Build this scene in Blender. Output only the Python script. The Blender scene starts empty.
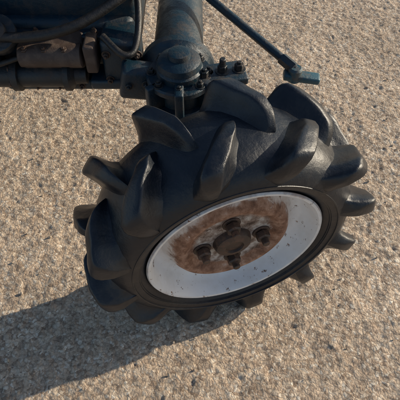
import bpy, bmesh, math, numpy as np
from mathutils import Vector, Matrix, Euler
R=math.radians
rng=np.random.default_rng(4)
scene=bpy.context.scene
scene.view_settings.view_transform='Standard'
scene.view_settings.look='None'
scene.view_settings.exposure=0

# ---------------- node helpers
def new_mat(name):
    m=bpy.data.materials.new(name); m.use_nodes=True
    nt=m.node_tree; b=nt.nodes['Principled BSDF']
    return m,nt,b
def N(nt,t,**k):
    n=nt.nodes.new(t)
    for a,v in k.items():
        if a in n.inputs: n.inputs[a].default_value=v
        else: setattr(n,a,v)
    return n
def L(nt,a,b): nt.links.new(a,b)
def noise(nt,vec,scale,detail=4,rough=.55,dist=0):
    n=N(nt,'ShaderNodeTexNoise'); n.inputs['Scale'].default_value=scale
    n.inputs['Detail'].default_value=detail; n.inputs['Roughness'].default_value=rough
    n.inputs['Distortion'].default_value=dist
    L(nt,vec,n.inputs['Vector']); return n.outputs['Fac']
def ramp(nt,fac,stops):
    r=N(nt,'ShaderNodeValToRGB'); cr=r.color_ramp
    while len(cr.elements)<len(stops): cr.elements.new(.5)
    for e,(p,c) in zip(cr.elements,stops):
        e.position=p; e.color=(c,c,c,1) if not hasattr(c,'__len__') else (*c,1)
    L(nt,fac,r.inputs['Fac']); return r.outputs['Color']
def mix(nt,fac,a,b,mode='MIX'):
    m=N(nt,'ShaderNodeMix',data_type='RGBA',blend_type=mode)
    if hasattr(fac,'is_output'): L(nt,fac,m.inputs[0])
    else: m.inputs[0].default_value=fac
    for i,v in ((6,a),(7,b)):
        if hasattr(v,'is_output'): L(nt,v,m.inputs[i])
        else: m.inputs[i].default_value=(*v,1)
    return m.outputs[2]
def math_(nt,op,a,b=None,c=None):
    m=N(nt,'ShaderNodeMath',operation=op)
    for i,v in enumerate((a,b,c)):
        if v is None: continue
        if hasattr(v,'is_output'): L(nt,v,m.inputs[i])
        else: m.inputs[i].default_value=v
    return m.outputs[0]
def bump(nt,b,h,dist=.002,strength=1,prev=None):
    n=N(nt,'ShaderNodeBump'); n.inputs['Distance'].default_value=dist
    n.inputs['Strength'].default_value=strength
    L(nt,h,n.inputs['Height'])
    if prev is not None: L(nt,prev,n.inputs['Normal'])
    if b is not None: L(nt,n.outputs[0],b.inputs['Normal'])
    return n.outputs[0]
def objco(nt): return N(nt,'ShaderNodeTexCoord').outputs['Object']

# ---------------- materials
def mat_ground():
    m,nt,b=new_mat('worn_aggregate_pavement')
    co=objco(nt)
    wn=N(nt,'ShaderNodeTexNoise'); wn.inputs['Scale'].default_value=60; wn.inputs['Detail'].default_value=3; L(nt,co,wn.inputs['Vector'])
    vm=N(nt,'ShaderNodeVectorMath',operation='MULTIPLY_ADD'); L(nt,wn.outputs['Color'],vm.inputs[0]); vm.inputs[1].default_value=(.02,.02,.02); L(nt,co,vm.inputs[2])
    v=N(nt,'ShaderNodeTexVoronoi'); v.inputs['Scale'].default_value=135
    L(nt,vm.outputs[0],v.inputs['Vector'])
    sep=N(nt,'ShaderNodeSeparateColor'); L(nt,v.outputs['Color'],sep.inputs[0])
    stone=ramp(nt,sep.outputs[0],[(0,(.34,.25,.18)),(.2,(.54,.41,.30)),(.6,(.66,.52,.385)),(.88,(.73,.60,.46)),(1,(.85,.76,.63))])
    edge=ramp(nt,v.outputs['Distance'],[(.40,1.0),(.85,.64)])
    c=mix(nt,1,stone,edge,'MULTIPLY')
    fine=ramp(nt,noise(nt,co,420,5,.7),[(.3,.74),(.62,1.12)])
    c=mix(nt,.8,c,fine,'MULTIPLY')
    pat=ramp(nt,noise(nt,co,3.2,5,.6,.4),[(.3,(.84,.83,.82)),(.7,(1.10,1.09,1.08))])
    c=mix(nt,1,c,pat,'MULTIPLY')
    mid=ramp(nt,noise(nt,co,26,5,.7),[(.32,.80),(.6,1.10)])
    c=mix(nt,1,c,mid,'MULTIPLY')
    sp=ramp(nt,noise(nt,co,110,4,.65),[(.60,0),(.67,.8)])
    c=mix(nt,sp,c,(.18,.13,.095))
    st=ramp(nt,noise(nt,co,7,6,.75,.6),[(.64,0),(.76,.35)])
    c=mix(nt,st,c,(.22,.165,.12))
    L(nt,c,b.inputs['Base Color']); b.inputs['Roughness'].default_value=.9
    b.inputs['Specular IOR Level'].default_value=.3
    h1=math_(nt,'SUBTRACT',1.0,v.outputs['Distance'])
    n1=bump(nt,None,h1,.0035,.7)
    bump(nt,b,noise(nt,co,230,6,.7),.003,.8,n1)
    return m
def mat_tyre():
    m,nt,b=new_mat('tyre_rubber'); co=objco(nt)
    d=ramp(nt,noise(nt,co,9,6,.65,.5),[(.42,0),(.68,1)])
    d2=ramp(nt,noise(nt,co,80,6,.75),[(.42,0),(.64,1)])
    dd=math_(nt,'MULTIPLY',d,d2)
    dd=math_(nt,'MULTIPLY',dd,.24)
    base=mix(nt,noise(nt,co,25,4),(.0035,.006,.011),(.008,.0125,.020))
    c=mix(nt,dd,base,(.12,.10,.08))
    L(nt,c,b.inputs['Base Color'])
    r=ramp(nt,noise(nt,co,30,5,.6),[(.3,.26),(.7,.43)])
    r=mix(nt,dd,r,(.95,.95,.95))
    L(nt,r,b.inputs['Roughness'])
    n=bump(nt,None,noise(nt,co,14,4,.5),.008,.5)
    n=bump(nt,None,noise(nt,co,60,3,.6),.002,.4,n)
    bump(nt,b,noise(nt,co,260,5,.7),.0010,.6,n)
    return m
def mat_rim():
    m,nt,b=new_mat('painted_rim_with_rust'); co=objco(nt)
    s=N(nt,'ShaderNodeSeparateXYZ'); L(nt,co,s.inputs[0])
    y2=math_(nt,'MULTIPLY',s.outputs[1],s.outputs[1]); z2=math_(nt,'MULTIPLY',s.outputs[2],s.outputs[2])
    r=math_(nt,'SQRT',math_(nt,'ADD',y2,z2))
    nz=noise(nt,co,22,6,.65,.3)
    rn=math_(nt,'ADD',r,math_(nt,'MULTIPLY',math_(nt,'SUBTRACT',nz,.5),.05))
    mask=ramp(nt,rn,[(.136,1),(.142,0)])
    isl=ramp(nt,noise(nt,co,30,6,.7,.5),[(.62,0),(.67,.7)])
    mask=math_(nt,'SUBTRACT',mask,math_(nt,'MULTIPLY',mask,isl))
    chips=ramp(nt,noise(nt,co,48,6,.75),[(.61,0),(.65,1)])
    mask=math_(nt,'MAXIMUM',mask,chips)
    lip=ramp(nt,math_(nt,'ADD',r,math_(nt,'MULTIPLY',nz,.03)),[(.214,0),(.221,.7)])
    mask=math_(nt,'MAXIMUM',mask,lip)
    pn=noise(nt,co,35,6,.7)
    rust=ramp(nt,pn,[(.28,(.08,.04,.025)),(.45,(.23,.115,.068)),(.58,(.38,.22,.145)),(.72,(.54,.40,.32))])
    inner=ramp(nt,rn,[(.086,1),(.096,0)])
    pal=ramp(nt,pn,[(.36,(.08,.05,.035)),(.48,(.27,.20,.16)),(.64,(.55,.50,.45))])
    rust=mix(nt,inner,rust,pal)
    paint=mix(nt,ramp(nt,noise(nt,co,14,6,.7),[(.45,0),(.78,.55)]),(.87,.87,.87),(.62,.57,.50))
    stain=ramp(nt,rn,[(.140,.55),(.170,0)])
    paint=mix(nt,stain,paint,(.50,.36,.26))
    grime=ramp(nt,math_(nt,'ADD',r,math_(nt,'MULTIPLY',nz,.03)),[(.188,.0),(.206,.20)])
    paint=mix(nt,grime,paint,(.40,.35,.29))
    c=mix(nt,mask,paint,rust)
    L(nt,c,b.inputs['Base Color'])
    L(nt,mix(nt,mask,(.40,.40,.40),(.9,.9,.9)),b.inputs['Roughness'])
    h=math_(nt,'SUBTRACT',math_(nt,'MULTIPLY',pn,mask),mask)
    bump(nt,b,h,.0015,.8)
    return m
def mat_metal(name,c1,c2,dirt=(.12,.085,.06),amt=.6,rough=.5,scale=1.0,lo=.47,hi=.62):
    m,nt,b=new_mat(name); co=objco(nt)
    base=mix(nt,noise(nt,co,12*scale,4),c1,c2)
    d=ramp(nt,noise(nt,co,30*scale,6,.7,.3),[(lo,0),(hi,amt)])
    c=mix(nt,d,base,dirt)
    L(nt,c,b.inputs['Base Color'])
    L(nt,mix(nt,d,(rough,)*3,(.9,.9,.9)),b.inputs['Roughness'])
    bump(nt,b,noise(nt,co,160,6,.65),.0018,.7)
    return m
M_ground=mat_ground(); M_tyre=mat_tyre(); M_rim=mat_rim()
M_blue=mat_metal('weathered_teal_paint',(.004,.017,.030),(.009,.034,.052),dirt=(.055,.040,.032),amt=.5,rough=.34)
M_bright=mat_metal('teal_paint',(.015,.07,.10),(.025,.10,.13),rough=.35,amt=.6)
M_cast=mat_metal('oily_cast_iron',(.007,.010,.013),(.018,.024,.028),dirt=(.07,.05,.04),rough=.42)
M_brown=mat_metal('dusty_brown_casting',(.045,.028,.022),(.08,.052,.04),dirt=(.14,.10,.075),rough=.65)
M_dark=mat_metal('dark_nut_steel',(.03,.020,.016),(.07,.042,.03),dirt=(.17,.09,.055),rough=.5,scale=2)
M_hose=mat_metal('black_rubber_hose',(.006,.006,.007),(.012,.012,.013),dirt=(.05,.038,.03),rough=.42,amt=.3)
M_peb=mat_metal('pebble_stone',(.34,.27,.20),(.54,.44,.34),dirt=(.20,.15,.11),rough=.9,scale=3)

# ---------------- mesh helpers
def mkobj(name,verts,faces,mat,parent=None,smooth=40):
    me=bpy.data.meshes.new(name); me.from_pydata([tuple(v) for v in verts],[],faces); me.update()
    me.materials.append(mat)
    bm=bmesh.new(); bm.from_mesh(me); bmesh.ops.recalc_face_normals(bm,faces=bm.faces); bm.to_mesh(me); bm.free()
    for p in me.polygons: p.use_smooth=True
    if smooth: me.set_sharp_from_angle(angle=R(smooth))
    o=bpy.data.objects.new(name,me); scene.collection.objects.link(o)
    if parent: o.parent=parent
    return o
def empty(name,loc=(0,0,0)):
    e=bpy.data.objects.new(name,None); e.location=loc; e.empty_display_size=.1; scene.collection.objects.link(e); return e
def frame(d):
    d=Vector(d).normalized(); up=Vector((0,0,1)) if abs(d.z)<.9 else Vector((1,0,0))
    a=d.cross(up).normalized(); b=a.cross(d); return d,a,b
class Build:
    def __init__(s): s.v=[]; s.f=[]
    def lathe(s,o,d,prof,n=32):
        d,a,b=frame(d); o=Vector(o); base=len(s.v)
        for (x,r) in prof:
            for i in range(n):
                t=2*math.pi*(i+.5)/n
                s.v.append(o+d*x+(a*math.cos(t)+b*math.sin(t))*r)
        for j in range(len(prof)-1):
            for i in range(n):
                k=(i+1)%n
                s.f.append((base+j*n+i,base+j*n+k,base+(j+1)*n+k,base+(j+1)*n+i))
        s.f.append(tuple(base+i for i in range(n))); e=base+(len(prof)-1)*n
        s.f.append(tuple(e+i for i in reversed(range(n))))
    def cyl(s,p0,p1,r,bev=.003,n=28,r1=None):
        p0=Vector(p0);p1=Vector(p1);l=(p1-p0).length; r1=r if r1 is None else r1
        s.lathe(p0,p1-p0,[(0,r-bev),(bev,r),(l-bev,r1),(l,r1-bev)],n)
    def bolt(s,p,d,r=.009,h=.008):
        p=Vector(p); dd=Vector(d).normalized(); p=p-dd*.002
        s.cyl(p,p+dd*.004,r*1.45,.0006,20); s.cyl(p+dd*.004,p+dd*(h+.004),r,.0012,6)
        s.cyl(p+dd*(h),p+dd*(h+.010),r*.5,.001,12)
    def ring(s,o,d,rad,n,r=.008,h=.008,ph=0):
        dd,a,b=frame(d)
        for k in range(n):
            t=2*math.pi*k/n+ph; s.bolt(Vector(o)+(a*math.cos(t)+b*math.sin(t))*rad,dd,r,h)
    def box(s,c,size,rot=(0,0,0),bev=.008,taper=1.0):
        bm=bmesh.new(); bmesh.ops.create_cube(bm,size=1)
        for v in bm.verts:
            k=taper if v.co.z<0 else 1
            v.co=Vector((v.co.x*size[0]*k,v.co.y*size[1]*k,v.co.z*size[2]))
        bmesh.ops.bevel(bm,geom=bm.edges[:],offset=bev,segments=3,profile=.5,affect='EDGES')
        M=Matrix.Translation(c)@Euler(rot).to_matrix().to_4x4()
        base=len(s.v); bm.verts.index_update()
        s.v+= [M@v.co for v in bm.verts]
        s.f+= [tuple(base+v.index for v in f.verts) for f in bm.faces]; bm.free()
    def tube(s,pts,r,n=14,sub=8):
        P=[Vector(p) for p in pts]; Q=[]
        for i in range(len(P)-1):
            p0=P[max(i-1,0)];p1=P[i];p2=P[i+1];p3=P[min(i+2,len(P)-1)]
            for k in range(sub):
                t=k/sub
                Q.append(.5*((2*p1)+(p2-p0)*t+(2*p0-5*p1+4*p2-p3)*t*t+(3*p1-p0-3*p2+p3)*t**3))
        Q.append(P[-1]); base=len(s.v); a=None
        for i,q in enumerate(Q):
            d=(Q[min(i+1,len(Q)-1)]-Q[max(i-1,0)]).normalized()
            if a is None: a=frame(d)[1]
            a=(a-d*a.dot(d)).normalized(); b=d.cross(a)
            for j in range(n):
                t=2*math.pi*j/n; s.v.append(q+(a*math.cos(t)+b*math.sin(t))*r)
        for i in range(len(Q)-1):
            for j in range(n):
                k=(j+1)%n; s.f.append((base+i*n+j,base+i*n+k,base+(i+1)*n+k,base+(i+1)*n+j))
        s.f.append(tuple(base+j for j in range(n))); e=base+(len(Q)-1)*n; s.f.append(tuple(e+j for j in range(n)))
    def obj(s,name,mat,parent=None,smooth=35): return mkobj(name,s.v,s.f,mat,parent,smooth)

# ---------------- ground (one sheet)
def axis(lo,hi,st):
    c=list(np.arange(lo,hi,st)); g=st
    a=[];x=lo
    while x>-400: g*=1.22; x-=g; a.append(x)
    b=[];x=c[-1];g=st
    while x<400: g*=1.22; x+=g; b.append(x)
    return np.array(a[::-1]+c+b)
def vnoise(X,Y,cell,seed):
    r=np.random.default_rng(seed); n=512; T=r.random((n,n))
    u=X/cell;v=Y/cell; i=np.floor(u).astype(int);j=np.floor(v).astype(int); fu=u-i;fv=v-j
    fu=fu*fu*(3-2*fu);fv=fv*fv*(3-2*fv)
    g=lambda a,b:T[a%n,b%n]
    return (g(i,j)*(1-fu)+g(i+1,j)*fu)*(1-fv)+(g(i,j+1)*(1-fu)+g(i+1,j+1)*fu)*fv
xs=axis(-1.2,1.15,.004); ys=axis(-.6,1.75,.004)
X,Y=np.meshgrid(xs,ys,indexing='ij')
near=np.clip((2.6-np.maximum(abs(X),abs(Y-.5)))/1.2,0,1)
cr,sr=math.cos(.6),math.sin(.6); X2=X*cr-Y*sr; Y2=X*sr+Y*cr
H=(vnoise(X2,Y2,.011,1)-.5)*.0032+(vnoise(X,Y,.008,2)-.5)*.0018+(vnoise(X2,Y2,.026,3)-.5)*.0038+(vnoise(X,Y,.06,7)-.5)*.0035+(vnoise(X,Y,.15,5)-.5)*.004
pit=np.clip(vnoise(X,Y,.015,9)-.78,0,1)*-.013
Z=(H+pit)*near
nx,ny=len(xs),len(ys)
me=bpy.data.meshes.new('pavement'); me.vertices.add(nx*ny)
me.vertices.foreach_set('co',np.stack([X,Y,Z],-1).astype(np.float32).ravel())
idx=np.arange(nx*ny).reshape(nx,ny)
q=np.stack([idx[:-1,:-1],idx[1:,:-1],idx[1:,1:],idx[:-1,1:]],-1).reshape(-1,4)
me.loops.add(q.size); me.loops.foreach_set('vertex_index',q.ravel().astype(np.int32))
me.polygons.add(len(q)); me.polygons.foreach_set('loop_start',np.arange(0,q.size,4,dtype=np.int32))
me.polygons.foreach_set('use_smooth',np.ones(len(q),dtype=bool))
me.update(calc_edges=True); me.validate(); me.materials.append(M_ground)
g=bpy.data.objects.new('asphalt_ground',me); scene.collection.objects.link(g)
# loose grit lying on the surface (one object)
gv=[];gf=[]
bm=bmesh.new(); bmesh.ops.create_icosphere(bm,subdivisions=1,radius=1); iv=[v.co.copy() for v in bm.verts]; fi=[tuple(v.index for v in f.verts) for f in bm.faces]; bm.free()
for k in range(420):
    px,py=rng.uniform(-1.1,1.1),rng.uniform(-.55,1.6)
    s=abs(rng.normal(.0016,.001))+.0011
    if rng.random()<.02: s*=1.8
    E=Euler(rng.uniform(0,6,3)).to_matrix(); base=len(gv)
    for c in iv:
        p=E@Vector((c.x*s*rng.uniform(.8,1.3),c.y*s*rng.uniform(.7,1.1),c.z*s*rng.uniform(.6,.9)))
        gv.append((p.x+px,p.y+py,p.z+.001+s*.5))
    gf+=[tuple(base+i for i in f) for f in fi]
mkobj('loose_gravel',gv,gf,M_peb,None,20)

# ---------------- wheel.  local X = axle (outward), revolve in YZ
PSI=R(17)
wheel=empty('tractor_wheel',(-.001,0,.324)); wheel.rotation_euler=(0,0,PSI-math.pi/2)
def revolve(name,prof,mat,n=128,parent=wheel,closed=True):
    v=[];f=[]
    for (x,r) in prof:
        for i in range(n):
            t=2*math.pi*i/n; v.append((x,r*math.cos(t),r*math.sin(t)))
    m=len(prof)
    for j in range(m if closed else m-1):
        jj=(j+1)%m
        for i in range(n):
            k=(i+1)%n; f.append((j*n+i,j*n+k,jj*n+k,jj*n+i))
    return mkobj(name,v,f,mat,parent)
half=[(0,.292),(.03,.291),(.055,.287),(.075,.279),(.092,.264),(.101,.249),(.104,.238),(.1055,.2375),(.1055,.2345),(.103,.234),(.100,.222),(.098,.2215),(.098,.2185),(.095,.218),(.088,.208),(.083,.203),(.076,.190)]
prof=half+[(-x,r) for x,r in half[::-1]][:-1]
def smooth_curve(pts,lo=0,hi=1):
    t=np.linspace(-.15,1.15,521); y=np.interp(t,[p[0] for p in pts],[p[1] for p in pts])
    k=np.exp(-np.linspace(-2,2,35)**2); k/=k.sum()
    ys_=np.convolve(np.pad(y,17,mode='edge'),k,'valid')
    return lambda a: float(np.interp(a,t,ys_))
BX=smooth_curve([(0,-.024),(.28,.030),(.6,.076),(.8,.094),(1,.099)])
BR=smooth_curve([(0,.284),(.28,.282),(.6,.270),(.8,.252),(1,.232)])
TX=smooth_curve([(0,-.018),(.28,.032),(.6,.082),(.78,.112),(.9,.115),(1,.103)])
TR=smooth_curve([(0,.293),(.09,.315),(.18,.328),(.30,.332),(.6,.331),(.74,.325),(.82,.303),(.92,.272),(1,.240)])
TW=smooth_curve([(0,.014),(.3,.030),(.6,.042),(.8,.040),(.93,.023),(1,.009)])
BW=smooth_curve([(0,.038),(.3,.090),(.6,.120),(.8,.102),(1,.026)])
SW=smooth_curve([(0,0),(.3,.07),(.6,.18),(.8,.245),(1,.27)])
def lug(bd,side,th0,dirn,jit):
    base=len(bd.v); T=np.linspace(0,1,27); n=0
    for t in T:
        wb=BW(t)/2; wt=TW(t)/2*jit[0]; th=th0+dirn*SW(t)
        left=[(wb,0),(wt+(wb-wt)*.62,.12),(wt+(wb-wt)*.34,.34),(wt+(wb-wt)*.16,.62),(wt+(wb-wt)*.04,.90),(wt*.95,.965),(wt*.80,1.0),(wt*.3,1.006)]
        pts=[(-w,h) for w,h in left]+[(w,h) for w,h in left[::-1]]; n=len(pts)
        wob=.0012*math.sin(t*17+jit[2])
        for w,h in pts:
            hh=h*jit[1] if h>0 else 0
            x=BX(t)+(TX(t)-BX(t))*hh; r=BR(t)+(TR(t)-BR(t))*hh+wob*h
            a=th+w/.3-h*.035*dirn+wob*2*h
            bd.v.append(Vector((side*x,r*math.cos(a),r*math.sin(a))))
    m=len(T)
    for i in range(m-1):
        for j in range(n-1):
            bd.f.append((base+i*n+j,base+i*n+j+1,base+(i+1)*n+j+1,base+(i+1)*n+j))
    bd.f.append(tuple(base+j for j in range(n))); e=base+(m-1)*n
    bd.f.append(tuple(e+j for j in range(n)))
NL=12; DIRN=1; PH=R(1)
car=revolve('tyre_carcass',prof,M_tyre)
bd=Build()
for i in range(NL):
    for sd,o in ((1,0),(-1,.5)):
        lug(bd,sd,PH+2*math.pi*(i+o)/NL,DIRN,(rng.uniform(.88,1.15),rng.uniform(.94,1.03),rng.uniform(0,6)))
bd.obj('tyre_lugs',M_tyre,wheel,smooth=42)
rimp=[(.076,.192),(.084,.200),(.090,.204),(.094,.201),(.093,.195),(.084,.190),(.060,.186),(.042,.180),(.032,.168),(.032,.156),(.042,.146),(.058,.139),(.068,.131),(.072,.122),(.071,.112),(.065,.104),(.060,.096),(.060,.050),(.060,.045),(.030,.043),(.030,.060),(.046,.100),(.050,.118),(.030,.140),(.012,.165),(-.03,.175),(-.075,.188),(-.090,.203),(-.084,.207),(-.070,.196),(0,.18),(.06,.19)]
revolve('wheel_rim',rimp,M_rim)
hb=Build()
hb.lathe((-.16,0,0),(1,0,0),[(0,.05),(.10,.05),(.12,.075),(.200,.075),(.201,.03)],40)
hb.lathe((.040,0,0),(1,0,0),[(0,.046),(.026,.044),(.036,.040),(.040,.032),(.041,.022),(.036,.020),(.036,.001)],32)
hb.obj('wheel_hub',M_dark,wheel)
nb=Build()
for k in range(4):
    t=R(4+90*k); c=Vector((.059,.070*math.cos(t),.070*math.sin(t)))
    nb.cyl(c,c+Vector((.005,0,0)),.021,.001,24)
    nb.cyl(c+Vector((.005,0,0)),c+Vector((.024,0,0)),.0165,.003,6)
    nb.cyl(c+Vector((.022,0,0)),c+Vector((.038,0,0)),.0085,.0015,16)
nb.obj('wheel_nuts',M_dark,wheel,smooth=25)

# ---------------- tractor
tr=empty('tractor',(0,0,0))
b=Build()
b.lathe((-.03,.10,.335),(-.29,.956,0),[(0,.055),(.05,.065),(.06,.072),(.085,.072),(.09,.066),(.14,.066),(.18,.06),(.2,.03)],40)
b.cyl((-.105,.335,.32),(-.105,.335,.50),.058,.008)
b.cyl((-.105,.335,.455),(-.105,.335,.475),.084,.004)
b.cyl((-.105,.335,.385),(-.105,.335,.402),.078,.004)
b.lathe((-.105,.335,.50),(0,0,1),[(0,.055),(.014,.052),(.022,.040),(.024,.028),(.036,.026),(.038,.02)],32)
b.lathe((-.115,.30,.41),(0,1,0),[(0,.075),(.1,.085),(.12,.10),(.14,.10),(.16,.07),(.8,.065)],40)
b.box((-.01,.335,.466),(.14,.075,.022),(0,0,.2),.006)
b.box((-.105,.262,.42),(.022,.05,.13),bev=.005)
b.box((-.045,.30,.42),(.05,.022,.12),(0,0,-.6),bev=.005)
b.box((-.165,.29,.42),(.05,.02,.11),(0,0,.6),bev=.005)
b.box((-.21,.36,.43),(.10,.06,.09),(0,.2,.1),bev=.012)
b.obj('front_axle_housing',M_blue,tr)
c=Build()
c.ring((-.105,.335,.475),(0,0,1),.071,8,.0085,.010)
c.ring((-.115,.44,.41),(0,-1,0),.088,10,.008,.009)
for x,y in ((-.045,.318),(.0,.338),(.042,.345)): c.bolt((x,y,.477),(0,0,1),.012,.016)
c.cyl((.0,.338,.48),(.0,.338,.515),.008,.002)
for x in (-.235,-.19): c.bolt((x,.33,.44),(0,-1,0),.009,.01)
c.obj('axle_bolts',M_cast,tr)
b=Build()
b.box((-.66,.58,.44),(.86,.20,.16),bev=.02)
b.box((-.26,.45,.44),(.10,.10,.15),bev=.014)
b.box((-.27,.43,.385),(.16,.08,.03),bev=.008)
b.box((-.47,.45,.365),(.24,.07,.035),bev=.010)
b.box((-.9,.64,.52),(1.36,.26,.24),bev=.02)
b.box((-1.0,.78,.80),(1.9,.46,.26),bev=.06)
for x in (-.36,-.42,-.52,-.60,-.70,-.80,-.9): b.box((x,.475,.43),(.012,.05,.12),bev=.003)
b.box((-.64,.468,.492),(.70,.04,.014),bev=.003)
b.obj('chassis_frame',M_blue,tr)
b=Build()
b.lathe((-.92,.42,.40),(1,0,0),[(0,.03),(.002,.036),(.22,.036),(.222,.046),(.236,.046),(.238,.034),(.36,.034),(.362,.044),(.38,.044),(.382,.034),(.50,.034),(.502,.044),(.516,.044),(.53,.026),(.56,.024),(.562,.012)],32)
b.lathe((-.80,.44,.52),(1,0,0),[(0,.04),(.004,.046),(.10,.046),(.104,.06),(.118,.06),(.122,.044),(.20,.044),(.206,.03)],32)
b.lathe((-.56,.43,.50),(0,-.5,.86),[(0,.04),(.03,.04),(.032,.05),(.044,.05),(.046,.03),(.06,.028),(.062,.016)],28)
b.obj('engine_castings',M_cast,tr)
b=Build()
b.box((-.44,.44,.465),(.17,.08,.07),(.15,0,0),.014)
b.lathe((-.52,.41,.47),(1,0,0),[(0,.024),(.003,.03),(.16,.03),(.163,.02)],28)
b.box((-.335,.42,.47),(.03,.07,.08),(0,0,0),.006)
b.obj('pump_body',M_brown,tr)
c=Build()
for x in np.arange(-.93,-.30,.075): c.bolt((x,.462,.499),(0,0,1),.008,.009)
for x in (-.5,-.45,-.40): c.bolt((x,.40,.488),(0,-.3,1),.009,.01)
for x in (-.295,-.25,-.215):
    for z in (.40,.48): c.bolt((x,.40,z),(0,-1,0),.008,.009)
for x in (-.56,-.50,-.44,-.38): c.bolt((x,.415,.366),(0,-1,0),.007,.007)
for o in ((-.70,.42,.40),(-.56,.42,.40)): c.ring(o,(1,0,0),.039,6,.005,.006)
c.obj('frame_bolts',M_dark,tr)
h=Build()
h.tube([(-1.1,.46,.56),(-.85,.40,.585),(-.66,.385,.56),(-.50,.40,.53),(-.36,.42,.55),(-.22,.50,.60)],.013)
h.tube([(-.30,.42,.52),(-.25,.375,.50),(-.22,.39,.50),(-.21,.46,.54),(-.22,.56,.60)],.009)
h.tube([(-1.1,.43,.47),(-.86,.385,.455),(-.74,.375,.44),(-.62,.375,.452),(-.52,.40,.47)],.007)
h.obj('hydraulic_hoses',M_hose,tr)
b=Build(); b.cyl((.204,.426,.41),(-.07,.665,.512),.0115,.002,20)
b.cyl((.165,.460,.4245),(.200,.4295,.4115),.016,.003,6)
b.obj('tie_rod',M_blue,tr)
b=Build(); b.box((.222,.422,.390),(.10,.034,.020),(0,.1,-.08),.006); b.cyl((.203,.424,.375),(.203,.424,.42),.019,.005); b.obj('steering_arm',M_bright,tr)

# ---------------- light, world
SUN_AZ_VEC=Vector((.93,.36,0)).normalized(); EL=R(21)
to_sun=Vector((SUN_AZ_VEC.x*math.cos(EL),SUN_AZ_VEC.y*math.cos(EL),math.sin(EL)))
sl=bpy.data.lights.new('sun','SUN'); sl.energy=5; sl.angle=R(.5); sl.color=(1,.88,.70)
so=bpy.data.objects.new('sun',sl); so.rotation_euler=to_sun.to_track_quat('Z','Y').to_euler(); scene.collection.objects.link(so)
w=bpy.data.worlds.new('World'); scene.world=w; w.use_nodes=True
nt=w.node_tree; sk=nt.nodes.new('ShaderNodeTexSky'); sk.sky_type='NISHITA'; sk.sun_disc=False
sk.sun_elevation=EL; sk.sun_rotation=math.atan2(to_sun.x,to_sun.y)
nt.links.new(sk.outputs[0],nt.nodes['Background'].inputs[0]); nt.nodes['Background'].inputs[1].default_value=.13

# ---------------- camera
cam=bpy.data.cameras.new('camera'); co=bpy.data.objects.new('camera',cam); scene.collection.objects.link(co)
cam.lens=43.2; cam.sensor_width=36; cam.clip_end=1500; cam.clip_start=.02
co.location=(-.055,-.621,1.253); co.rotation_euler=(R(90-54),0,0)
scene.camera=co
